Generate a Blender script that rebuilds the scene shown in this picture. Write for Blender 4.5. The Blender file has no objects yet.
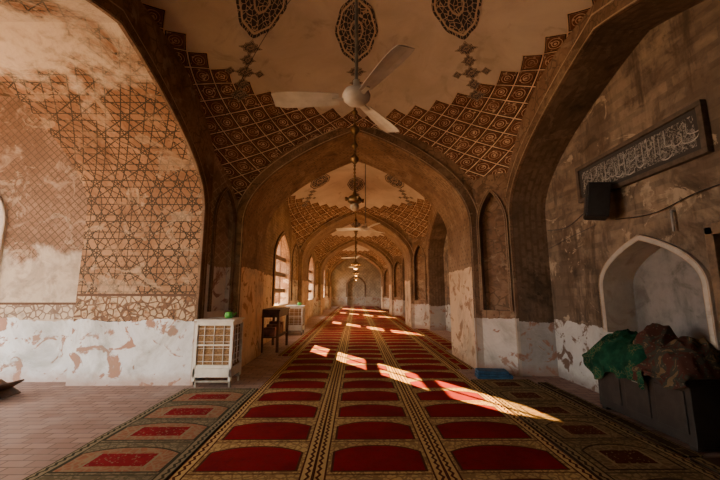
import bpy, math, random
from mathutils import Vector, Matrix, noise as mnoise
random.seed(4)
S=bpy.context.scene
# ---------------------------------------------------------------- node expression helper
class E:
    def __init__(s,nt,k): s.nt=nt; s.k=k
    def _m(s,op,*a):
        n=s.nt.nodes.new('ShaderNodeMath'); n.operation=op
        for i,v in enumerate((s,)+a):
            if isinstance(v,E): s.nt.links.new(v.k,n.inputs[i])
            else: n.inputs[i].default_value=v
        return E(s.nt,n.outputs[0])
    def __add__(s,o): return s._m('ADD',o)
    __radd__=__add__
    def __sub__(s,o): return s._m('SUBTRACT',o)
    def __rsub__(s,o): return (s*-1.0)+o
    def __mul__(s,o): return s._m('MULTIPLY',o)
    __rmul__=__mul__
    def __truediv__(s,o): return s._m('DIVIDE',o)
    def gt(s,o): return s._m('GREATER_THAN',o)
    def lt(s,o): return s._m('LESS_THAN',o)
    def frac(s): return s._m('FRACT')
    def abs(s): return s._m('ABSOLUTE')
    def cos(s): return s._m('COSINE')
    def pw(s,o): return s._m('POWER',o)
    def mx(s,o): return s._m('MAXIMUM',o)
    def mn(s,o): return s._m('MINIMUM',o)
    def step(s,a,b):
        n=s.nt.nodes.new('ShaderNodeMapRange'); n.interpolation_type='SMOOTHSTEP'
        s.nt.links.new(s.k,n.inputs[0]); n.inputs[1].default_value=a; n.inputs[2].default_value=b
        return E(s.nt,n.outputs[0])
class M:
    def __init__(s,name,rough=0.85,spec=0.25):
        s.m=bpy.data.materials.new(name); s.m.use_nodes=True
        s.nt=s.m.node_tree; s.b=s.nt.nodes['Principled BSDF']
        s.b.inputs['Roughness'].default_value=rough
        s.b.inputs['Specular IOR Level'].default_value=spec
        s.tc=s.nt.nodes.new('ShaderNodeTexCoord')
    def xyz(s,which='Object'):
        n=s.nt.nodes.new('ShaderNodeSeparateXYZ'); s.nt.links.new(s.tc.outputs[which],n.inputs[0])
        return [E(s.nt,o) for o in n.outputs]
    def comb(s,x,y,z=0.0):
        n=s.nt.nodes.new('ShaderNodeCombineXYZ')
        for i,v in enumerate((x,y,z)):
            if isinstance(v,E): s.nt.links.new(v.k,n.inputs[i])
            else: n.inputs[i].default_value=v
        return n.outputs[0]
    def noise(s,scale,detail=5,vec=None,rough=.6,dist=0.0):
        n=s.nt.nodes.new('ShaderNodeTexNoise'); n.inputs['Scale'].default_value=scale
        n.inputs['Detail'].default_value=detail; n.inputs['Roughness'].default_value=rough; n.inputs['Distortion'].default_value=dist
        s.nt.links.new(vec if vec else s.tc.outputs['Object'],n.inputs['Vector']); return E(s.nt,n.outputs[0])
    def vor(s,scale,vec=None,feature='F1'):
        n=s.nt.nodes.new('ShaderNodeTexVoronoi'); n.feature=feature; n.inputs['Scale'].default_value=scale
        s.nt.links.new(vec if vec else s.tc.outputs['Object'],n.inputs['Vector']); return E(s.nt,n.outputs[0])
    def mix(s,f,a,b):
        n=s.nt.nodes.new('ShaderNodeMix'); n.data_type='RGBA'
        if isinstance(f,E): s.nt.links.new(f.k,n.inputs[0])
        else: n.inputs[0].default_value=f
        for i,v in ((6,a),(7,b)):
            if isinstance(v,tuple): n.inputs[i].default_value=(*v,1)
            else: s.nt.links.new(v,n.inputs[i])
        return n.outputs[2]
    def col(s,c):
        if isinstance(c,tuple): s.b.inputs['Base Color'].default_value=(*c,1)
        else: s.nt.links.new(c,s.b.inputs['Base Color'])
        return s
    def bump(s,h,st=.3,d=.02):
        n=s.nt.nodes.new('ShaderNodeBump'); n.inputs['Strength'].default_value=st; n.inputs['Distance'].default_value=d
        s.nt.links.new(h.k,n.inputs['Height']); s.nt.links.new(n.outputs[0],s.b.inputs['Normal']); return s

def simple(name,c,rough=.6,metal=0,var=.25,scale=12):
    m=M(name,rough,.4); n=m.noise(scale,4)
    d=tuple(max(0,x*(1-var)) for x in c); l=tuple(min(1,x*(1+var)) for x in c)
    m.col(m.mix(n.step(.3,.7),d,l)); m.b.inputs['Metallic'].default_value=metal
    return m.m

def starpat(m,s,t,k):
    """girih: six families of double strap lines crossing into twelve-pointed stars"""
    P=None
    for i in range(6):
        a=math.pi*i/6; q=s*(math.cos(a)*k)+t*(math.sin(a)*k)
        if i%2: q=q*.5774
        f=((q+.5).frac()-.5).abs()
        l=(f-(.19 if i%2==0 else .33)).abs().lt(.026 if i%2==0 else .015)
        P=l if P is None else P.mx(l)
    return P
def plaster(name,ca,cb,cstain,dado=1.05,dadoc=(.62,.66,.70),pat=None,k=14,pc=(.1,.07,.045),pal=.7,chip=(.33,.2,.15),band=None,topwhite=None,grime=.5,low=None,streak=0,wear=(.62,.42),peel=0,peelc=(.42,.36,.28)):
    m=M(name,.9,.15); x,y,z=m.xyz(); u,v,_=m.xyz('UV')
    n1=m.noise(1.1,8,rough=.65,dist=.6); n2=m.noise(7,6); n3=m.noise(2.6,7,dist=1.2); n4=m.noise(.7,6,rough=.7,dist=.8)
    base=m.mix(n1.step(.38,.62),ca,cb)
    if pat:
        if pat=='star':
            P=starpat(m,u,v,k); fill=m.vor(k*3.3,m.comb(u,v)).lt(.2)
            base=m.mix(fill*n3.step(wear[0],wear[1])*.45,base,tuple(c*.5 for c in ca))
        elif pat=='brick':
            b=m.nt.nodes.new('ShaderNodeTexBrick'); b.inputs['Scale'].default_value=k
            b.inputs['Mortar Size'].default_value=.06; b.inputs['Brick Width'].default_value=.6;b.inputs['Row Height'].default_value=.3
            m.nt.links.new(m.tc.outputs['UV'],b.inputs['Vector']); P=E(m.nt,b.outputs['Fac'])
        elif pat=='diamond':
            P=((u*k+v*k).frac()-.5).abs().gt(.42).mx(((u*k-v*k).frac()-.5).abs().gt(.42))
            P=P.mx(m.vor(k*3,m.comb(u,v)).lt(.22))
        else:
            P=m.vor(k,m.comb(u,v),'DISTANCE_TO_EDGE').lt(.06).mx(m.vor(k*2.3,m.comb(u,v)).lt(.25))
        base=m.mix(P*(n3.step(wear[0],wear[1])*pal),base,pc)
    base=m.mix(n3.step(.54,.72)*.7,base,cstain)
    base=m.mix(n4.step(.5,.66)*grime,base,tuple(c*.35 for c in ca))
    if peel:
        n6=m.noise(1.7,9,m.comb(x+7.3,y+2.1,z*1.2),rough=.68,dist=1.0)
        base=m.mix(n6.step(.57,.60)*peel,base,m.mix(n2.step(.4,.65),peelc,tuple(c*.65 for c in peelc)))
    if streak:
        sv=m.noise(1.0,6,m.comb((x+y)*3.5,z*.45,x),rough=.7)
        base=m.mix(sv.step(.5,.68)*streak,base,tuple(c*.3 for c in ca))
    if low:
        f=(z+(n2-.5)*.3+(n1-.5)*1.3).step(low[0]+.12,low[0]-.12)
        base=m.mix(f*.85,base,m.mix(n3.step(.42,.62)*.6,low[1],tuple(c*.5 for c in low[1])))
    if topwhite:
        w=(z+(n1-.5)*1.6).step(topwhite[0],topwhite[0]+.3)
        base=m.mix(w,base,topwhite[1])
    base=m.mix(n2.step(.5,.75)*.35,base,tuple(c*.55 for c in ca))
    if band:
        bm=(z.gt(band[0]))*(z.lt(band[1]))
        fl=m.vor(9,m.comb(u,v),'DISTANCE_TO_EDGE').gt(.09)
        base=m.mix(bm*(1-fl)*.75,base,(.13,.08,.055)); base=m.mix(bm*fl*n2.step(.62,.45)*.8,base,band[2])
        base=m.mix((z-band[1]).abs().lt(.02),base,(.1,.06,.04))
    if dado:
        dz=(z+(n1-.5)*.26+(n2-.5)*.09).lt(dado)
        dc=m.mix(n1.step(.35,.7),dadoc,tuple(c*.78 for c in dadoc))
        chips=(n3+(n2-.5)*.3).step(.55,.61)
        dc=m.mix(chips,dc,chip)
        dc=m.mix(n4.step(.46,.68)*.6,dc,(.2,.2,.17))
        dc=m.mix((z+(n2-.5)*.3).step(.25,.02)*.6,dc,chip)
        base=m.mix(dz,base,dc)
    m.col(base).bump(n2+n3*1.5,.5,.03)
    return m.m

mat_nave=plaster('painted_plaster_brown',(.185,.112,.07),(.28,.185,.12),(.085,.055,.038),1.0,(.6,.57,.53),'floral',6,peel=.55,peelc=(.36,.28,.2))
mat_jamb=plaster('jamb_plaster',(.23,.142,.085),(.33,.225,.14),(.11,.072,.048),2.0,(.72,.55,.38),'brick',3.2,pal=.6,chip=(.36,.22,.13),peel=.4,peelc=(.4,.3,.2))  # cream-orange lower part paints the warm sun glow into the plaster colour
mat_cham=plaster('corner_plaster',(.26,.165,.1),(.36,.25,.165),(.13,.085,.055),2.0,(.74,.68,.6),'diamond',6,pc=(.5,.4,.28),pal=.8,grime=.25)
mat_soff=plaster('star_fresco',(.235,.13,.072),(.32,.19,.11),(.32,.22,.145),1.03,(.66,.70,.74),'star',3.3,pc=(.045,.038,.027),pal=1.0,band=(1.03,1.45,(.48,.38,.26)),topwhite=(4.15,(.54,.48,.4)),grime=.35,wear=(.74,.58),peel=.5,peelc=(.44,.34,.24))
mat_band=plaster('arch_band_paint',(.15,.095,.06),(.23,.15,.097),(.06,.042,.03),1.0,(.5,.46,.41),'floral',12,pal=.8,peel=.4,peelc=(.33,.25,.17))
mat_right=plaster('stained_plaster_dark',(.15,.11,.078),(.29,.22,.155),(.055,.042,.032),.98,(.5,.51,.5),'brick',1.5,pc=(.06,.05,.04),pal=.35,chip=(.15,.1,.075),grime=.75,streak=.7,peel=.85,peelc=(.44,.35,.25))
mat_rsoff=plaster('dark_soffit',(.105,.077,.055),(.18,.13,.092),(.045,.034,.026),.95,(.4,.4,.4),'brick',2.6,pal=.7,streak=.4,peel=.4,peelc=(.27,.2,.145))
mat_annex=plaster('brick_paint_plaster',(.16,.095,.062),(.23,.145,.098),(.36,.28,.21),1.03,(.66,.70,.74),'diamond',7,pal=1.0,band=(1.03,1.3,(.46,.38,.28)),grime=.3,low=(2.2,(.48,.42,.34)),wear=(.7,.5),peel=.4,peelc=(.42,.34,.25))
mat_niche=plaster('niche_lime',(.42,.39,.35),(.52,.49,.44),(.28,.23,.18),0,grime=.25)
mat_nin=plaster('niche_inner',(.16,.15,.14),(.25,.235,.22),(.1,.09,.08),0)
mat_end=plaster('end_wall_grey',(.30,.25,.19),(.44,.38,.29),(.19,.15,.115),1.0,(.45,.41,.35),pat='diamond',k=3,pal=.5,grime=.2)

NDIV=40.0; ROW=.36
def vault_mat():
    m=M('vault_net_painting',.85,.2); u,v,_=m.xyz('UV'); 
    a=u*NDIV; b=v/ROW
    d1=((a+b).frac()-.5).abs(); d2=((b-a).frac()-.5).abs()
    g=d1.mx(d2)
    rib=g.gt(.462); edge=g.gt(.42)*(1-rib); e2=g.gt(.385)*g.lt(.402)
    r=(d1*d1+d2*d2).pw(.5)
    ros=r.lt(.07).mx(r.gt(.14)*r.lt(.18)).mx(r.gt(.29)*r.lt(.32))
    fl=m.vor(5.5,m.comb(a,b)).lt(.25)
    n=m.noise(1.0,6,dist=.5); n2=m.noise(6,5); n5=m.noise(.8,5,dist=.6)
    br=m.mix(n.step(.35,.65),(.09,.034,.018),(.155,.07,.038))
    cr=m.mix(n2.step(.3,.7),(.70,.53,.36),(.48,.34,.225))
    c=m.mix(ros.mx(fl*.8)*(n2.step(.7,.4)*.45+.38),br,cr)
    c=m.mix(edge,c,(.028,.016,.012)); c=m.mix(e2*.4,c,cr); c=m.mix(rib,c,cr)
    c=m.mix(n5.step(.54,.7)*.45,c,(.055,.036,.026))
    plast=m.mix(n.step(.3,.7),(.43,.37,.30),(.57,.50,.41))
    plast=m.mix(m.noise(2.2,8,dist=1).step(.54,.72)*.5,plast,(.25,.2,.155))
    inn=b.gt((( a.frac()-.5).abs()*1.0)-.5)
    c=m.mix(inn,plast,c)
    m.col(c).bump((g.step(.36,.47)*inn)+n2*.15,.9,.05)
    return m.m
mat_vault=vault_mat()

# ---------------------------------------------------------------- mesh helper
def mesh(name,verts,faces,mats,fm=None,uvs=None,smooth=False,parent=None):
    me=bpy.data.meshes.new(name); me.from_pydata([tuple(v) for v in verts],[],faces); 
    for m in (mats if isinstance(mats,(list,tuple)) else [mats]): me.materials.append(m)
    if fm: 
        for p,i in zip(me.polygons,fm): p.material_index=i
    if uvs:
        ul=me.uv_layers.new(name='UVMap'); k=0
        for fu in uvs:
            for q in fu: ul.data[k].uv=q; k+=1
    if smooth:
        for p in me.polygons: p.use_smooth=True
    me.update(); o=bpy.data.objects.new(name,me); S.collection.objects.link(o)
    if parent: o.parent=parent
    return o
def empty(name):
    o=bpy.data.objects.new(name,None); S.collection.objects.link(o); return o
class B:
    def __init__(s): s.v=[];s.f=[];s.m=[];s.u=[]
    def quad(s,a,b,c,d,mi=0,uv=None):
        n=len(s.v); s.v+= [a,b,c,d]; s.f.append((n,n+1,n+2,n+3)); s.m.append(mi)
        s.u.append(uv or [(0,0),(1,0),(1,1),(0,1)])
    def box(s,x0,x1,y0,y1,z0,z1,mi=0,T=None):
        P=[(x0,y0,z0),(x1,y0,z0),(x1,y1,z0),(x0,y1,z0),(x0,y0,z1),(x1,y0,z1),(x1,y1,z1),(x0,y1,z1)]
        if T: P=[tuple(T@Vector(p)) for p in P]
        n=len(s.v); s.v+=P
        for q in ((3,2,1,0),(4,5,6,7),(0,1,5,4),(1,2,6,5),(2,3,7,6),(3,0,4,7)):
            s.f.append(tuple(n+i for i in q)); s.m.append(mi); s.u.append([(0,0),(1,0),(1,1),(0,1)])
    def lathe(s,prof,cx,cy,cz=0,seg=24,mi=0):
        n=len(s.v)
        for r,z in prof:
            for i in range(seg):
                a=2*math.pi*i/seg; s.v.append((cx+r*math.cos(a),cy+r*math.sin(a),cz+z))
        for j in range(len(prof)-1):
            for i in range(seg):
                i2=(i+1)%seg
                s.f.append((n+j*seg+i,n+j*seg+i2,n+(j+1)*seg+i2,n+(j+1)*seg+i)); s.m.append(mi); s.u.append([(0,0),(1,0),(1,1),(0,1)])
    def tube(s,p,q,r,seg=8,mi=0):
        p=Vector(p);q=Vector(q);d=(q-p).normalized(); a=d.orthogonal().normalized(); b=d.cross(a); n=len(s.v)
        for c in (p,q):
            for i in range(seg):
                t=2*math.pi*i/seg; s.v.append(tuple(c+a*r*math.cos(t)+b*r*math.sin(t)))
        for i in range(seg):
            i2=(i+1)%seg; s.f.append((n+i,n+i2,n+seg+i2,n+seg+i)); s.m.append(mi); s.u.append([(0,0),(1,0),(1,1),(0,1)])
        s.f.append(tuple(n+i for i in range(seg)));s.m.append(mi);s.u.append([(0,0)]*seg)
        s.f.append(tuple(n+seg+i for i in range(seg)));s.m.append(mi);s.u.append([(0,0)]*seg)
    def make(s,name,mats,smooth=False,parent=None,bevel=0):
        o=mesh(name,s.v,s.f,mats,s.m,s.u,smooth,parent)
        if bevel:
            b=o.modifiers.new('bevel','BEVEL'); b.width=bevel; b.segments=2
        return o

def profile(c,hw,spring,apex,sill=0,n=20):
    R=apex-spring; pts=[(c-hw,sill)]
    if spring>sill+.01: pts+= [(c-hw,sill+(spring-sill)*t) for t in (.33,.66)]
    L=[]
    for i in range(n+1):
        t=i/n; x=math.sin((1-t)*math.pi/2)
        L.append((x,spring+R*max(0,(1-x**1.1))**.5))
    pts+=[(c-hw*x,z) for x,z in L]
    pts+=[(c+hw*x,z) for x,z in reversed(L[:-1])]
    if spring>sill+.01: pts+=[(c+hw,sill+(spring-sill)*t) for t in (.66,.33)]
    pts.append((c+hw,sill)); return pts

mat_fillet=simple('fillet_plaster',(.38,.285,.19),.9,0,.3,5)
def arch_wall(name,org,d,nrm,s0,s1,c,hw,spring,apex,thick,mf,ms,sill=0,top=7,back=None,band=0,mb=None,backface=True):
    d=Vector((*d,0)); nr=Vector((*nrm,0)); o=Vector((*org,0)); b=B()
    P=lambda s,z,n=0: tuple(o+d*s+nr*n+Vector((0,0,z)))
    pr=profile(c,hw,spring,apex,sill)
    for n in ([0,thick] if backface else [0]):
        def q(sa,za,sb,zb,sc,zc,sd,zd): b.quad(P(sa,za,n),P(sb,zb,n),P(sc,zc,n),P(sd,zd,n),0,[(sa,za),(sb,zb),(sc,zc),(sd,zd)])
        q(s0,0,c-hw,0,c-hw,top,s0,top); q(c+hw,0,s1,0,s1,top,c+hw,top)
        if sill>0: q(c-hw,0,c+hw,0,c+hw,sill,c-hw,sill)
        for (a,za),(e,ze) in zip(pr[:-1],pr[1:]):
            if e-a>1e-5: q(a,za,e,ze,e,top,a,top)
    L=0
    for (a,za),(e,ze) in zip(pr[:-1],pr[1:]):
        l=math.hypot(e-a,ze-za)
        b.quad(P(a,za,0),P(e,ze,0),P(e,ze,thick),P(a,za,thick),1,[(L,0),(L+l,0),(L+l,thick),(L,thick)]); L+=l
    if sill>0: b.quad(P(c-hw,sill,0),P(c+hw,sill,0),P(c+hw,sill,thick),P(c-hw,sill,thick),1)
    mats=[mf,ms]
    if back:
        mats.append(back); b.quad(P(c-hw-.1,0,thick),P(c+hw+.1,0,thick),P(c+hw+.1,apex+.2,thick),P(c-hw-.1,apex+.2,thick),2,[(0,0),(2*hw,0),(2*hw,apex),(0,apex)])
    for ss in (s0,s1): b.quad(P(ss,0),P(ss,0,thick),P(ss,top,thick),P(ss,top),0,[(0,0),(thick,0),(thick,top),(0,top)])
    ob=b.make(name,mats)
    if band:
        bb=B(); N=len(pr); off=[]
        for i in range(N):
            a=pr[max(0,i-1)]; e=pr[min(N-1,i+1)]; tx,tz=e[0]-a[0],e[1]-a[1]; l=math.hypot(tx,tz)
            nx,nz=-tz/l,tx/l
            if abs(pr[i][0]-c)<1e-6: nx,nz=0,1.15
            off.append((pr[i][0]+nx*band,pr[i][1]+nz*band))
        L=0; k=.045
        h=lambda p,q,t:(p[0]+(q[0]-p[0])*t,p[1]+(q[1]-p[1])*t)
        for i in range(N-1):
            a,e,f,g=pr[i],pr[i+1],off[i+1],off[i]; l=math.hypot(e[0]-a[0],e[1]-a[1])
            bb.quad(P(*a,-k),P(*e,-k),P(*f,-k),P(*g,-k),0,[(L,0),(L+l,0),(L+l,band),(L,band)])
            bb.quad(P(*a,.0),P(*e,.0),P(*e,-k),P(*a,-k),0,[(L,0),(L+l,0),(L+l,k),(L,k)])
            bb.quad(P(*g,-k),P(*f,-k),P(*f,0),P(*g,0),0,[(L,0),(L+l,0),(L+l,k),(L,k)])
            bb.quad(P(*h(a,g,.86),-k-.012),P(*h(e,f,.86),-k-.012),P(*h(e,f,.97),-k-.012),P(*h(a,g,.97),-k-.012),1)
            bb.quad(P(*h(a,g,.04),-k-.008),P(*h(e,f,.04),-k-.008),P(*h(e,f,.12),-k-.008),P(*h(a,g,.12),-k-.008),1)
            L+=l
        bb.make(name+'_moulding',[mb or mat_band,mat_fillet],parent=ob)
    return ob

# ---------------------------------------------------------------- vault
CX=.15; RR=2.85; ZR=5.1; CAP=.7
def fz(r):
    if r<=RR: return ZR+CAP*(1-(r/RR)**2)
    t=min(.999,(r-RR)/1.27); return 2.9+2.2*(1-t**1.5)**.7
def vault(name,cy,poly):
    N=320; K=26; b=B(); rb=[]
    for i in range(N):
        th=2*math.pi*i/N; dx,dy=math.cos(th),math.sin(th); best=9
        for (ax,ay),(bx,by) in zip(poly,poly[1:]+poly[:1]):
            ax-=CX;bx-=CX;ay-=cy;by-=cy; ex,ey=bx-ax,by-ay; den=dx*ey-dy*ex
            if abs(den)<1e-9: continue
            t=(ax*ey-ay*ex)/den; s=(ax*dy-ay*dx)/den
            if t>0 and -1e-6<=s<=1+1e-6: best=min(best,t)
        rb.append(max(best,RR+.001))
    tab=[0]
    for i in range(1,400):
        r1=RR+1.27*i/400; tab.append(tab[-1]+math.hypot(1.27/400,fz(r1)-fz(r1-1.27/400)))
    def arc(r): 
        x=(r-RR)/1.27*400; i=int(min(398,max(0,x))); return tab[i]+(tab[i+1]-tab[i])*min(1,x-i)
    def pt(i,j):
        r=RR+(rb[i%N]-RR)*j/K; th=2*math.pi*i/N; return (CX+r*math.cos(th),cy+r*math.sin(th),fz(r)),(i/N,arc(r))
    def pc(i,j):
        r=RR*j/12; th=2*math.pi*i/N; return (CX+r*math.cos(th),cy+r*math.sin(th),fz(r)),(i/N,r-RR)
    for i in range(N):
        for f,J in ((pt,K),(pc,12)):
            for j in range(J):
                q=[f(i,j),f(i,j+1),f(i+1,j+1),f(i+1,j)]
                b.quad(*[p for p,_ in q],0,[w for _,w in q])
    o=b.make(name,[mat_vault]); 
    import bmesh
    bm=bmesh.new(); bm.from_mesh(o.data); bmesh.ops.remove_doubles(bm,verts=bm.verts,dist=1e-5); bm.to_mesh(o.data); bm.free()
    for p in o.data.polygons: p.use_smooth=True
    return o

Y0=.7; Y1=6.9; PITCH=7.9
def bay_poly(o):
    return [(-2.7,Y0+.7+o),(-2.45,Y0+o),(2.45,Y0+o),(3.0,Y0+.5+o),(3.0,6.4+o),(2.45,Y1+o),(-2.45,Y1+o),(-2.7,6.2+o)]
def chamfers(o):
    for (ax,ay),(bx,by),out in (((-2.7,6.2),(-2.45,6.9),-1),((3.0,6.4),(2.45,6.9),1),((-2.7,1.4),(-2.45,.7),-1),((3.0,1.2),(2.45,.7),1)):
        L=math.hypot(bx-ax,by-ay); d=((bx-ax)/L,(by-ay)/L); n=(d[1],-d[0])
        if n[0]*out<0: n=(-n[0],-n[1])
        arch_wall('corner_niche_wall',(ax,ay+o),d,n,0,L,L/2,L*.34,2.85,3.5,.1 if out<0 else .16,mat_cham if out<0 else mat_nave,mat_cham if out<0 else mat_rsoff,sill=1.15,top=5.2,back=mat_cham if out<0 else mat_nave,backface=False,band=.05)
for k in range(4):
    o=k*PITCH
    vault('vaulted_ceiling',3.8+o,bay_poly(o)); chamfers(o)
for k in range(-1,4):
    o=k*PITCH
    arch_wall('transverse_arch_wall',(0,Y1+o),(1,0),(0,1),-4.3,4.3,0.02,2.33,2.9,4.93,1.7,mat_nave,mat_jamb,band=.2)
arch_wall('wall_left',(-2.7,0),(0,1),(-1,0),-1.0,6.2,3.45,2.4,2.9,4.5,2.0,mat_nave,mat_soff,band=.15)
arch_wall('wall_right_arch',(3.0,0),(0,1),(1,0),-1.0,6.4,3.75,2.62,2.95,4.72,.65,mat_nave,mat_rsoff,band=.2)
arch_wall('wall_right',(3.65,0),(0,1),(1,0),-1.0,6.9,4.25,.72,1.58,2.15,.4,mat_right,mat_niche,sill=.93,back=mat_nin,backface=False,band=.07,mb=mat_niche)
WIN_C,WIN_H=4.6,1.25
for k in range(1,4):
    o=k*PITCH
    arch_wall('wall_left_bay',(-2.7,0),(0,1),(-1,0),Y1+1.7+o-PITCH,Y1+o,WIN_C+o,WIN_H,2.6,3.6,.3,mat_jamb,mat_jamb,sill=1.05,band=.12)
    b=B()
    for q in (-.4,.36): b.box(-2.88,-2.84,WIN_C+o+q-.02,WIN_C+o+q+.02,1.05,3.5)
    for z in (1.55,2.15,2.75): b.box(-2.88,-2.84,WIN_C+o-WIN_H,WIN_C+o+WIN_H,z-.075,z+.075)  # bars added across the opening to break the sun streak into patches
    b.make('window_%d'%k,[simple('window_timber',(.12,.07,.04),.7)])
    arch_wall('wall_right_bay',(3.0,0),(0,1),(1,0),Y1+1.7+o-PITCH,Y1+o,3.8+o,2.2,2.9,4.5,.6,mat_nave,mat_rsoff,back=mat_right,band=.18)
arch_wall('wall_end',(0,37.0),(1,0),(0,1),-4.3,4.3,0,.9,2.2,3.1,.5,mat_end,mat_end,back=mat_end,band=.2)
arch_wall('wall_left_end_bay',(-2.7,0),(0,1),(-1,0),32.3,37,34.6,1.3,2.6,3.6,.35,mat_end,mat_end,sill=1.0)
b=B(); b.box(3.0,3.2,32.3,37,0,5.3); b.make('wall_right_end_bay',[mat_end])
b=B(); b.box(-2.7,3.0,32.3,37,5.2,5.35); b.make('ceiling_end_bay',[mat_end])
b=B(); b.box(-2.9,-2.7,-7,-1,0,5.6); b.make('wall_left_rear',[mat_nave])
b=B(); b.box(3.0,3.2,-7,-1,0,5.6); b.make('wall_right_rear',[mat_nave])
b=B(); b.box(-2.9,3.2,-7,-1,5.6,5.8); b.make('ceiling_rear',[mat_nave])
arch_wall('wall_rear',(0,-7),(1,0),(0,-1),-2.9,3.2,0,.8,2.2,2.9,.5,mat_nave,mat_jamb,top=5.8)
arch_wall('wall_annex',(0,6.1),(1,0),(0,1),-9.6,-4.6,-7.27,.85,2.7,3.7,.4,mat_annex,mat_niche,sill=1.5,top=6,band=.12,mb=mat_niche)
arch_wall('wall_courtyard',(-9.2,0),(0,1),(-1,0),-1.0,6.5,2.9,2.7,3.1,4.7,.5,mat_annex,mat_annex,top=6)
b=B(); b.box(-9.3,-4.7,-1,6.1,5.2,5.35); b.make('ceiling_annex',[mat_annex])

# ---------------------------------------------------------------- floor
m=M('brick_tile_floor',.7,.3); x,y,z=m.xyz()
br=m.nt.nodes.new('ShaderNodeTexBrick'); br.inputs['Scale'].default_value=1; br.inputs['Brick Width'].default_value=.24; br.inputs['Row Height'].default_value=.12
br.inputs['Mortar Size'].default_value=.007; br.inputs['Color1'].default_value=(.24,.145,.115,1); br.inputs['Color2'].default_value=(.33,.215,.175,1); br.inputs['Mortar'].default_value=(.11,.075,.06,1)
m.nt.links.new(m.tc.outputs['Object'],br.inputs['Vector'])
m.col(m.mix(m.noise(1.5,7).step(.4,.7)*.4,br.outputs['Color'],(.37,.3,.27))).bump(E(m.nt,br.outputs['Fac'])*-1.0,.4,.005)
b=B(); b.quad((-11,-7.5,0),(5,-7.5,0),(5,38,0),(-11,38,0)); b.make('floor',[m.m])
b=B(); b.quad((-80,-80,-.05),(60,-80,-.05),(60,120,-.05),(-80,120,-.05)); b.make('courtyard_ground',[simple('courtyard_stone',(.42,.36,.3),.9,0,.2,2)])

# ---------------------------------------------------------------- carpets
def carpet_mat(name,x0,w,red,tan,dark,cw=.40,pitch=.62,edge=.1,y0=3.05,inner=None,fancy=False):
    m=M(name,.95,.05); x,y,z=m.xyz()
    X=(x-(x0+w/2)); ax=X.abs(); Yc=((y-y0)/pitch).frac()*pitch
    topy=.52-(ax/cw).pw(2.4)*.12
    cell=ax.lt(cw)*Yc.gt(.07)*(topy-Yc).gt(0)
    out=ax.lt(cw+.022)*Yc.gt(.05)*((topy+.022)-Yc).gt(0)*(1-cell)
    fl=m.vor(14,None,'DISTANCE_TO_EDGE').lt(.10); fl2=m.vor(34).lt(.34)
    n=m.noise(25,4); nb=m.noise(1.3,5)
    tanv=m.mix(nb.step(.3,.7),tan,tuple(c*.72 for c in tan))
    c=m.mix(fl.mx(fl2)*.5,tanv,dark)
    c=m.mix((Yc.lt(.022))*.7,c,dark)
    rc=m.mix(nb.step(.35,.7),red,tuple(q*.6 for q in red))
    if fancy: 
        rc2=m.mix(fl*.7,rc,tan)
        inn=ax.lt(cw*.62)*Yc.gt(.16)*Yc.lt(.40)
        rc=m.mix(inn,m.mix(.6,rc2,inner),rc)
        rc=m.mix((ax-cw*.62).abs().lt(.012)*Yc.gt(.14)*Yc.lt(.42),rc,tan)
        rc=m.mix(fl2*fl*.6,rc,tan)
    c=m.mix(out,c,dark); c=m.mix(cell,c,rc)
    e=(w/2)-ax
    bz=((y/.09).frac()-.5).abs()*.05
    c=m.mix(e.lt(edge),c,m.mix((e-.02-bz).gt(0)*(e-.045-bz).lt(0),tan,dark))
    c=m.mix((e-edge).abs().lt(.008),c,dark); c=m.mix(e.lt(.012),c,dark)
    m.col(m.mix(n.step(.45,.8)*.3,c,(.03,.01,.008))).bump(n,.5,.006)
    return m.m
def strip(name,x0,w,ya,yb,mt,z=.018):
    b=B(); n=max(2,int((yb-ya)/.25)); zz=[z+.004*math.sin(i*1.7+x0*3) for i in range(n+1)]
    for i in range(n):
        y_0=ya+(yb-ya)*i/n; y_1=ya+(yb-ya)*(i+1)/n
        b.quad((x0,y_0,zz[i]),(x0+w,y_0,zz[i]),(x0+w,y_1,zz[i+1]),(x0,y_1,zz[i+1]))
        b.quad((x0,y_0,0.001),(x0,y_0,zz[i]),(x0,y_1,zz[i+1]),(x0,y_1,0.001)); b.quad((x0+w,y_0,0.001),(x0+w,y_0,zz[i]),(x0+w,y_1,zz[i+1]),(x0+w,y_1,0.001))
    b.quad((x0,ya,.001),(x0+w,ya,.001),(x0+w,ya,zz[0]),(x0,ya,zz[0])); b.quad((x0,yb,.001),(x0+w,yb,.001),(x0+w,yb,zz[-1]),(x0,yb,zz[-1]))
    return b.make(name,[mt])
RED=(.215,.006,.012); TAN=(.52,.36,.15); DK=(.075,.022,.012)
for x0,w in ((-1.5,1.15),(-.35,1.1),(.75,1.2)):
    strip('prayer_carpet',x0,w-.004,.3,36.8,carpet_mat('carpet_red',x0,w,RED,TAN,DK,cw=w/2-.16))
strip('patterned_prayer_rug',-2.66,1.14,1.5,5.6,carpet_mat('rug_green_red',-2.66,1.14,(.24,.012,.018),(.24,.2,.125),(.045,.045,.028),cw=.44,inner=(.3,.2,.11),fancy=True))
strip('patterned_prayer_rug',1.97,1.0,1.3,6.1,carpet_mat('rug_olive',1.97,1.0,(.10,.03,.018),(.27,.195,.095),(.045,.03,.018),cw=.32,inner=(.2,.15,.075),fancy=True))
strip('patterned_prayer_rug',3.02,.48,1.5,3.3,carpet_mat('rug_olive_dark',3.02,.48,(.06,.04,.024),(.24,.18,.09),(.04,.027,.016),cw=.14,pitch=.4))
strip('patterned_prayer_rug',3.02,.16,3.34,5.9,carpet_mat('rug_edge_strip',3.02,.16,(.06,.04,.024),(.24,.18,.09),(.04,.027,.016),cw=.03,pitch=.4,edge=.04))
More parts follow.
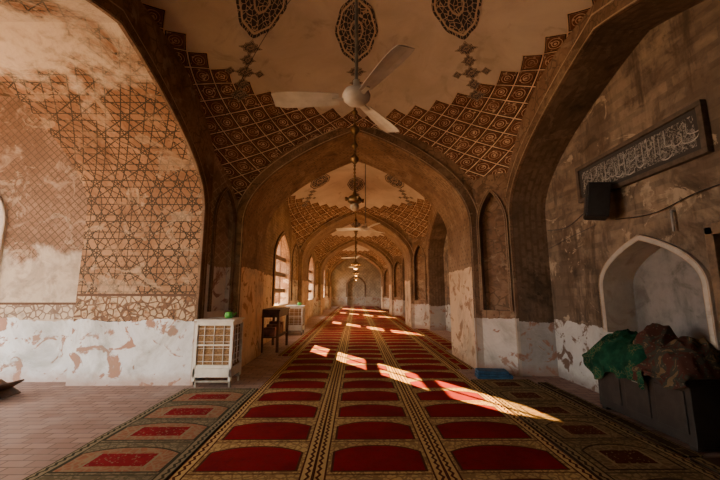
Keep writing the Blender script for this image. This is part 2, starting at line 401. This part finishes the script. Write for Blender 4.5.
strip('patterned_prayer_rug',1.97,.34,6.95,36.5,carpet_mat('rug_red_side',1.97,.34,(.22,.01,.015),(.36,.23,.09),DK,cw=.1))
strip('patterned_prayer_rug',-1.84,.32,8.4,36.5,carpet_mat('rug_red_side_b',-1.84,.32,(.22,.015,.015),(.36,.24,.1),DK,cw=.1))
for k in range(1,4):
    strip('patterned_prayer_rug',2.36,.52,9.2+(k-1)*PITCH,14.2+(k-1)*PITCH,carpet_mat('rug_bay',2.36,.52,(.2,.015,.015),(.42,.27,.11),DK,cw=.15))

# ---------------------------------------------------------------- dome medallions
mm=M('medallion_paint',.85,.2); u,v,_=mm.xyz('UV')
rr=(u*u+v*v).pw(.5)
fl=mm.vor(6,mm.comb(u,v),'DISTANCE_TO_EDGE').lt(.05)
c=mm.mix(fl,(.035,.035,.042),(.38,.30,.22)); c=mm.mix((rr-.86).abs().lt(.035),c,(.44,.35,.25)); c=mm.mix((rr-.3).abs().lt(.04),c,(.36,.28,.21))
mm.col(c); mat_med=mm.m
def medallion(b,x,y,a,wd,ln,cy=3.8,pointy=1.0,n=28,petal=.0,lift=.014):
    ca,sa=math.cos(a),math.sin(a)
    def P(s,t):
        q=x+ca*s*ln-sa*t*wd; w=y+sa*s*ln+ca*t*wd
        return (q,w,fz(math.hypot(q-CX,w-cy))-lift)
    for i in range(n):
        for j in range(5):
            Q=[];U=[]
            for ii,jj in ((i,j),(i+1,j),(i+1,j+1),(i,j+1)):
                th=2*math.pi*ii/n; r=jj/5
                s=math.cos(th); t=math.sin(th)
                k=(abs(s)**pointy+abs(t)**pointy)**(-1/pointy)*(1+petal*math.cos(8*th))
                Q.append(P(s*k*r,t*k*r)); U.append((s*r,t*r))
            b.quad(*Q,0,U)
for kk in range(4):
    off=kk*PITCH; b=B(); cy=3.8+off
    for x,y,a in ((0.0,4.92,math.pi/2),(-1.34,4.28,math.radians(118)),(1.44,4.33,math.radians(62))):
        medallion(b,x,y+off,a,.34,.58,cy,1.7,40,.03)
        ux,uy=math.cos(a),math.sin(a)
        sp=[.76,.98,1.22] if x==0 else [.76,.98,1.2,1.42,1.64]
        for j,d in enumerate(sp):
            sx=x+ux*d;sy=y+uy*d+off
            medallion(b,sx,sy,a,.12 if j%2 else .17,.13,cy,1.0,16,.12)
            if j==2 and x:
                for sg in (-1,1): medallion(b,sx-uy*sg*.24,sy+ux*sg*.24,a,.08,.07,cy,1.2,12,.1)
    b.make('ceiling_medallions',[mat_med])

# ---------------------------------------------------------------- furniture and fittings
WHITE=simple('enamel_white',(.58,.58,.54),.5,0,.12,6); GREY=simple('grey_metal',(.2,.2,.19),.5,.4)
FANW=simple('fan_paint',(.5,.48,.43),.45,0,.15,6)
PAD=simple('cooler_straw_pad',(.2,.12,.055),.95,0,.5,60); GREENP=simple('green_plastic',(.07,.34,.05),.4)
WOOD=simple('dark_wood',(.09,.045,.022),.6,0,.4,9); BLACK=simple('black_plastic',(.012,.012,.013),.5)
BRASS=simple('aged_brass',(.22,.14,.06),.45,.8)
GLASSW=simple('frosted_shade',(.42,.33,.22),.3)
def cooler(x,y,w,d,h,pot=True):
    e=empty('air_cooler'); b=B(); z0=.16
    b.box(x,x+w,y,y+d,z0,z0+.14)
    b.box(x+.015,x+w-.015,y+.015,y+d-.015,h-.1,h-.03); b.box(x-.015,x+w+.015,y-.015,y+d+.015,h-.03,h)
    for cx_ in (x+.0,x+w-.05):
        for cy_ in (y,y+d-.05): b.box(cx_,cx_+.05,cy_,cy_+.05,.1,h-.08)
    b.box(x+.05,x+w-.05,y+.0,y+.03,z0+.14,z0+.19); 
    b.make('cabinet',[WHITE],parent=e,bevel=.008)
    b=B(); b.box(x+.05,x+w-.05,y+.03,y+.05,z0+.14,h-.1); b.box(x+w-.05,x+w-.03,y+.05,y+d-.05,z0+.14,h-.1); b.box(x+.03,x+.05,y+.05,y+d-.05,z0+.14,h-.1); b.box(x+.05,x+w-.05,y+d-.05,y+d-.03,z0+.14,h-.1)
    b.make('straw_pads',[PAD],parent=e)
    b=B(); zz=z0+.19; top=h-.1
    n=6
    for i in range(n):
        z=zz+(top-zz)*(i+.5)/n; b.box(x+.05,x+w-.05,y+.012,y+.024,z-.003,z+.003); b.box(x+w-.024,x+w-.008,y+.05,y+d-.05,z-.004,z+.004)
    for i in range(1,4):
        q=x+w*i/4; b.box(q-.004,q+.004,y+.008,y+.02,zz,top); q=y+d*i/4; b.box(x+w-.02,x+w-.004,q-.005,q+.005,zz,top)
    b.box(x+.05,x+w-.05,y+.002,y+.026,zz+(top-zz)*.48,zz+(top-zz)*.52)
    b.make('louvres',[WHITE],parent=e)
    b=B()
    for cx_ in (x+.03,x+w-.05):
        for cy_ in (y+.03,y+d-.05): b.box(cx_,cx_+.03,cy_,cy_+.03,0.0,.16)
    b.box(x+.02,x+w-.02,y+.02,y+.05,.08,.11); b.box(x+.02,x+w-.02,y+d-.05,y+d-.02,.08,.11); b.box(x+.02,x+.05,y+.02,y+d-.02,.08,.11)
    b.make('stand',[GREY],parent=e)
    b=B(); b.lathe([(0,0),(.05,0),(.065,.015),(.075,.06),(.06,.1),(.05,.105),(.045,.09),(0,.02)],x+w*.72,y+d*.5,h+.002)
    b.tube((x+w*.72+.06,y+d*.5,h+.04),(x+w*.72+.12,y+d*.5,h+.09),.012)
    b.make('green_water_pot',[GREENP],smooth=True)
cooler(-2.6,5.68,.62,.5,1.06); cooler(-2.5,12.3,.62,.55,1.02)
e=empty('wooden_table'); b=B(); X0,X1,Ya,Yb,H=-2.4,-1.95,8.85,10.1,1.02
b.box(X0-.03,X1+.03,Ya-.04,Yb+.04,H,H+.04); b.make('top',[WOOD],parent=e,bevel=.006)
b=B()
for xx in (X0,X1-.06):
    for yy in (Ya,Yb-.06): b.box(xx,xx+.06,yy,yy+.06,0.0,H)
b.box(X0,X1,Ya+.01,Ya+.04,H-.16,H); b.box(X0,X1,Yb-.04,Yb-.01,H-.16,H); b.box(X1-.04,X1-.01,Ya,Yb,H-.16,H); b.box(X0+.01,X0+.04,Ya,Yb,H-.16,H)
b.box(X0+.02,X1-.02,Ya+.02,Yb-.02,.35,.38); b.make('frame',[WOOD],parent=e)
b=B(); 
for i in range(5): b.box(X0+.05+.01*i,X0+.33,Ya+.1+.22*i,Ya+.28+.22*i,.38,.6+.06*(i%3))
b.make('stacked_books',[simple('book_covers',(.2,.08,.05),.7,0,.6,5)],parent=e)

def fan(x,y,z,ztop,a0,R=.75,W=1.0,mt=None):
    mt=mt or WHITE
    e=empty('ceiling_fan'); b=B()
    b.lathe([(0,-.075),(.05,-.075),(.09,-.055),(.125,-.02),(.13,.01),(.115,.045),(.07,.065),(.03,.075),(.028,.16),(0,.16)],x,y,z,28)
    b.lathe([(.0,0),(.075,0),(.06,-.1),(.015,-.13),(0,-.13)],x,y,ztop,20)
    b.make('motor_hub',[mt],True,e)
    b=B(); b.tube((x,y,z+.1),(x,y,ztop),.016,10); b.make('down_rod',[GREY],True,e)
    b=B(); c=Vector((x,y,z)); dn=Vector((0,0,-.005))
    for k in range(3):
        a=math.radians(a0+120*k); d=Vector((math.cos(a),math.sin(a),0)); w=Vector((-d.y,d.x,0)); n=12; prev=None
        for i in range(n+1):
            t=i/n; r=.16+(R-.16)*t; hw=(.06+.032*math.sin(min(1,t*1.2)*math.pi/2))*W
            if i==n: hw*=.8
            if i==n-1: hw*=.95
            tw=.2-.07*t
            row=[c+d*r+w*(hw*sg)+Vector((0,0,-.02+tw*hw*sg*1.5+.008*(1-sg*sg))) for sg in (-1,-.4,.4,1)]
            if prev:
                for q in range(3):
                    b.quad(*[tuple(v) for v in (prev[q],prev[q+1],row[q+1],row[q])])
                    b.quad(*[tuple(v+dn) for v in (prev[q],row[q],row[q+1],prev[q+1])])
                for q in (0,3): b.quad(*[tuple(v) for v in (prev[q],row[q],row[q]+dn,prev[q]+dn)])
            prev=row
        b.quad(*[tuple(v) for v in (prev[0],prev[3],prev[3]+dn,prev[0]+dn)])
        b.box(.1,.22,-.02,.02,-.03,-.02,0,T=Matrix.Translation(c)@Matrix.Rotation(a,4,'Z'))
    b.make('blades',[mt],False,e)
fan(0.0,2.9,3.28,fz(.91),178,.77,1.05,FANW)
fan(.3,10.6,3.5,5.75,170,.95,1.3); fan(0,19.2,3.45,5.75,40,.9); fan(0,27,3.45,5.75,100)

def pendant(x,y,ztop,zbot,power=0):
    e=empty('hanging_lamp'); b=B(); b.tube((x,y,zbot+.3),(x,y,ztop),.012)
    L=ztop-zbot; zz=zbot+.5
    while zz<ztop-.1:
        b.lathe([(.0,-.024),(.024,-.014),(.024,.014),(0,.024)],x,y,zz,8); zz+=.07
    for t,r in ((.88,.06),(.72,.1),(.58,.065),(.46,.09)): b.lathe([(0,-r*1.3),(r*.4,-r),(r,-r*.2),(r*.85,r*.4),(r*.3,r*.8),(r*.4,r),(0,r*1.2)],x,y,zbot+L*t,16)
    b.make('chain',[BRASS],True,e)
    b=B(); b.lathe([(0,.42),(.03,.4),(.04,.34),(.1,.31),(.14,.25),(.13,.2),(.06,.16)],x,y,zbot,20)
    for i in range(4):
        a=i*math.pi/2+.4; p=(x+.1*math.cos(a),y+.1*math.sin(a),zbot+.26); q=(x+.17*math.cos(a),y+.17*math.sin(a),zbot+.22)
        b.tube(p,q,.008,6); b.lathe([(0,-.02),(.022,-.01),(.03,.05),(.025,.06),(0,.05)],q[0],q[1],q[2],10)
    b.make('lantern_body',[BRASS],True,e)
    b=B(); b.lathe([(.05,.17),(.085,.14),(.09,.09),(.06,.05),(0,.04)],x,y,zbot,16)
    b.make('glass_globe',[GLASSW],True,e)
    if power:
        l=bpy.data.lights.new('bulb','POINT'); l.energy=power; l.color=(1,.52,.2); l.shadow_soft_size=.1  # warm fill light added below the unlit lantern for an amber glow
        lo=bpy.data.objects.new('bulb',l); S.collection.objects.link(lo); lo.location=(x,y,zbot-.14); lo.parent=e
pendant(-.03,6.25,fz(2.46),2.98,0); pendant(-.02,12.9,fz(1.4),2.3,170); pendant(0,20.5,5.3,2.4,190); pendant(0,28.5,5.3,2.4,220)

# calligraphy panel
cm=M('calligraphy_stone',.8,.2); u,v,_=cm.xyz('UV')
n1=cm.noise(5.2,3,cm.comb(u*1.5,v*1.1),dist=2.4); n2=cm.noise(9,2,cm.comb(u*1.3,v*.8,3.3),dist=1.8)
ln=(n1-.5).abs().lt(.022).mx((n2-.5).abs().lt(.016)); dots=cm.vor(11,cm.comb(u,v)).lt(.08)
inb=(v.gt(.06))*(v.lt(.44))*(u.gt(.06))*(u.lt(1.92))
cm.col(cm.mix(inb*ln.mx(dots)*.8,(.05,.047,.043),(.34,.33,.3)))
e=empty('calligraphy_panel'); b=B(); ya,yb,za,zb=3.3,5.22,2.97,3.43; xf=3.60
b.quad((xf,yb,za),(xf,ya,za),(xf,ya,zb),(xf,yb,zb),0,[(0,0),(1.98,0),(1.98,.5),(0,.5)]); b.make('inscription',[cm.m],parent=e)
b=B()
for r in ((ya-.06,yb+.06,zb,zb+.06),(ya-.06,yb+.06,za-.06,za),(ya-.06,ya,za,zb),(yb,yb+.06,za,zb)): b.box(3.575,3.648,*r)
b.make('frame',[simple('panel_frame',(.09,.068,.05),.8)],parent=e,bevel=.006)
b=B()
STONE=simple('relief_letters',(.36,.35,.32),.8)
yy=yb-.1
while yy>ya+.1:
    h=random.choice([.1,.17,.24,.3]); zz=random.uniform(za+.05,zb-.04-h)
    b.box(xf-.006,xf,yy-.008,yy,zz,zz+h)
    if random.random()<.6:
        L=random.uniform(.08,.2); n=7; z2=zz+random.choice([0,h*.5])
        for i in range(n):
            t0=math.pi*i/n;t1=math.pi*(i+1)/n
            y_0=yy-L*(1-math.cos(t0))/2;y_1=yy-L*(1-math.cos(t1))/2
            q0=max(z2-.05*math.sin(t0),za+.02);q1=max(z2-.05*math.sin(t1),za+.02)
            b.quad((xf-.006,y_0,q0),(xf-.006,y_1,q1),(xf-.006,y_1,q1+.014),(xf-.006,y_0,q0+.014))
    yy-=random.uniform(.06,.12)
b.make('letters',[STONE],parent=e)

e=empty('wall_loudspeaker'); T=Matrix.Translation((3.4,4.62,2.76))@Matrix.Rotation(math.radians(-28),4,'Z')@Matrix.Rotation(math.radians(8),4,'Y')
b=B(); b.box(-.13,.13,-.16,.16,-.24,.24,0,T); b.make('cabinet',[BLACK],parent=e,bevel=.01)
b=B(); b.box(-.14,-.13,-.14,.14,-.22,.22,0,T); b.make('grille',[simple('speaker_cloth',(.03,.03,.03),.95,0,.6,80)],parent=e)
b=B(); b.tube(T@Vector((.1,0,0)),(3.645,4.75,2.76),.015); b.make('bracket',[GREY],parent=e)
def cable(pts,name='wall_cable',r=.006,mt=None):
    cu=bpy.data.curves.new(name,'CURVE'); cu.dimensions='3D'; cu.bevel_depth=r; sp=cu.splines.new('BEZIER'); sp.bezier_points.add(len(pts)-1)
    for p,q in zip(sp.bezier_points,pts): p.co=q; p.handle_left_type=p.handle_right_type='AUTO'
    cu.materials.append(mt or BLACK); o=bpy.data.objects.new(name,cu); S.collection.objects.link(o); return o
cable([(3.63,6.3,2.65),(3.62,5.7,2.6),(3.63,5.2,2.75),(3.63,4.9,2.8)])
cable([(3.62,4.6,2.5),(3.62,4.0,2.45),(3.62,3.4,2.55),(3.62,2.6,2.55)])
cable([(3.62,6.3,2.3),(3.62,5.6,2.42),(3.62,5.0,2.5)],r=.004)
cable([(-2.6,5.9,4.3),(-1.3,4.4,5.15),(0,2.9,5.2)],'ceiling_wire',.004)

# tall wooden cabinet door at the far right of the wall
e=empty('door_1'); b=B(); ya,yb,h=2.28,3.33,2.14
b.box(3.50,3.645,yb-.08,yb,0,h); b.box(3.50,3.645,ya,ya+.08,0,h); b.box(3.50,3.645,ya,yb,h-.08,h+.03); b.make('frame',[simple('door_frame_wood',(.15,.095,.055),.65,0,.4,9)],parent=e,bevel=.006)
b=B(); b.box(3.58,3.62,ya+.08,yb-.08,.02,h-.08)
for i in range(4):
    z=.12+i*.48
    for q in (ya+.14,ya+.56): b.box(3.56,3.58,q,q+.34,z,z+.4)
b.make('panelled_leaf',[simple('worn_door_wood',(.13,.085,.055),.7,0,.5,7)],parent=e,bevel=.008)

e=empty('storage_chest'); b=B(); x0,x1,ya,yb,h=3.22,3.63,3.42,4.72,.66
b.box(x0,x1,ya,yb,.04,h-.05); b.box(x0-.02,x1,ya-.02,yb+.02,h-.05,h)
for q in (ya+.02,yb-.1): b.box(x0+.01,x0+.08,q,q+.08,.0,.1); b.box(x1-.08,x1-.01,q,q+.08,.0,.1)
for i in range(3): 
    q=ya+.06+i*.42; b.box(x0-.015,x0,q,q+.34,.14,.54)
b.make('body',[simple('black_lacquer',(.018,.014,.012),.6,0,.4,8)],parent=e,bevel=.01)
b=B(); b.box(x0-.03,x0-.015,4.0,4.1,.48,.6); b.make('hasp',[GREY],parent=e)
def drape(name,ya,yb,H,hang,mt,seed,parent,xb=3.6,xf=3.165,z0=.672,ny=110,nt=80):
    """a cloth thrown over a heap: rises over the bundle, creases, and hangs over the chest edge in folds"""
    V=[]
    for i in range(ny+1):
        s=i/ny; y=ya+(yb-ya)*s
        env=max(0,math.sin(math.pi*s))**.55
        hb=H*env*(.86+.22*mnoise.noise(Vector((s*3.2,seed,0)))+.12*math.sin(s*7+seed))
        hl=hang*(.75+.45*mnoise.noise(Vector((s*4,seed+3,1)))+.25*math.sin(s*9+seed))
        for j in range(nt+1):
            t=j/nt
            if t<.68:
                q=t/.68; x=xb+(xf-xb)*(q**.9)
                z=z0+hb*(math.cos(q*math.pi/2)**.55 if q<1 else 0)*(.9+.1*q)
                p=Vector((x*5,y*4,seed))
                cr=1-abs(mnoise.noise(Vector((x*4+y*3,y*6-x*4,seed))))*2
                cr2=1-abs(mnoise.noise(Vector((x*9-y*5,y*7+x*6,seed+5))))*2
                z+=(cr*.045+cr2*.02)*env*(1-q*.5)-.02*env
                z=max(z,z0)
            else:
                q=(t-.68)/.32; fo=math.sin(y*34+seed+mnoise.noise(Vector((y*3,q,seed)))*2)
                x=xf-.006-.02*(1+fo)*(q**.5)-.02*math.sin(min(1,q*2)*math.pi)
                z=z0-hl*q
            V.append((x,y+ .015*mnoise.noise(Vector((t*8,s*5,seed))),z))
    F=[(i*(nt+1)+j,i*(nt+1)+j+1,(i+1)*(nt+1)+j+1,(i+1)*(nt+1)+j) for i in range(ny) for j in range(nt)]
    o=mesh(name,V,F,mt,smooth=True,parent=parent); return o
gm=M('green_cloth',.95,.05); q=gm.vor(22,None,'DISTANCE_TO_EDGE').lt(.05); gm.col(gm.mix(q*gm.noise(3,3).gt(.5)*.6,gm.mix(gm.noise(6,4).step(.35,.65),(.007,.034,.02),(.014,.07,.038)),(.13,.11,.05))).bump(gm.noise(9,4),.4,.02)
rm=M('patchwork_cloth',.95,.05); n_=rm.noise(5,3,dist=1.5); c_=rm.mix(n_.gt(.5),(.065,.028,.022),(.045,.045,.034)); c_=rm.mix(n_.gt(.6),c_,(.13,.09,.05)); rm.col(rm.mix(rm.vor(24).lt(.2)*.5,c_,(.17,.13,.09))).bump(rm.noise(9,4),.4,.02)
e=empty('cloth_pile')
drape('green_shawl',3.86,4.84,.46,.24,gm.m,1.3,e)
drape('patchwork_quilt',3.36,3.98,.40,.14,rm.m,5.1,e,xf=3.16,z0=.676)
drape('brown_blanket',3.6,4.3,.52,.02,rm.m,8.4,e,xf=3.24,z0=.674)

e=empty('folded_blue_mat'); BL=simple('blue_fabric',(.02,.07,.14),.8); b=B()
T=Matrix.Translation((2.42,6.3,0))@Matrix.Rotation(math.radians(-8),4,'Z')
for i in range(3): b.box(-.28+.01*i,.28-.012*i,-.15+.01*i,.15,.001+.045*i,.042+.045*i,0,T)
b.make('layers',[BL],parent=e,bevel=.014)
b=B(); b.tube(T@Vector((.28,-.14,.045)),T@Vector((.28,.15,.045)),.04,12); b.make('fold',[BL],True,e)
e=empty('low_bookstand'); b=B()
for sg in (-1,1):
    T=Matrix.Translation((-5.08,5.1,.12))@Matrix.Rotation(math.radians(60*sg),4,'Y')
    b.box(-.012,.012,-.25,.25,-.17,.2,0,T)
b.make('crossed_boards',[WOOD],parent=e,bevel=.004)
b=B(); b.tube((3.6,3.75,2.18),(3.6,3.75,2.42),.012); b.tube((3.6,3.75,2.42),(3.645,3.75,2.42),.012); b.make('wall_hook',[GREY])

# ---------------------------------------------------------------- light
w=bpy.data.worlds.new('sky'); S.world=w; w.use_nodes=True; bg=w.node_tree.nodes['Background']
bg.inputs[0].default_value=(1,.96,.89,1); bg.inputs[1].default_value=9
sl=bpy.data.lights.new('sun','SUN'); sl.energy=115; sl.angle=.006; sl.color=(1,.54,.15)
so=bpy.data.objects.new('sun',sl); S.collection.objects.link(so)
el=math.radians(20); d=Vector((.545*math.cos(el),-.84*math.cos(el),-math.sin(el)))
so.rotation_euler=d.to_track_quat('-Z','Y').to_euler()
# ---------------------------------------------------------------- camera
cd=bpy.data.cameras.new('camera'); cd.lens=17; cd.sensor_width=36; cd.clip_start=.05
co=bpy.data.objects.new('camera',cd); S.collection.objects.link(co); co.location=(0,0,1.5)
co.rotation_euler=(math.radians(98.7),0,math.radians(-.67)); S.camera=co
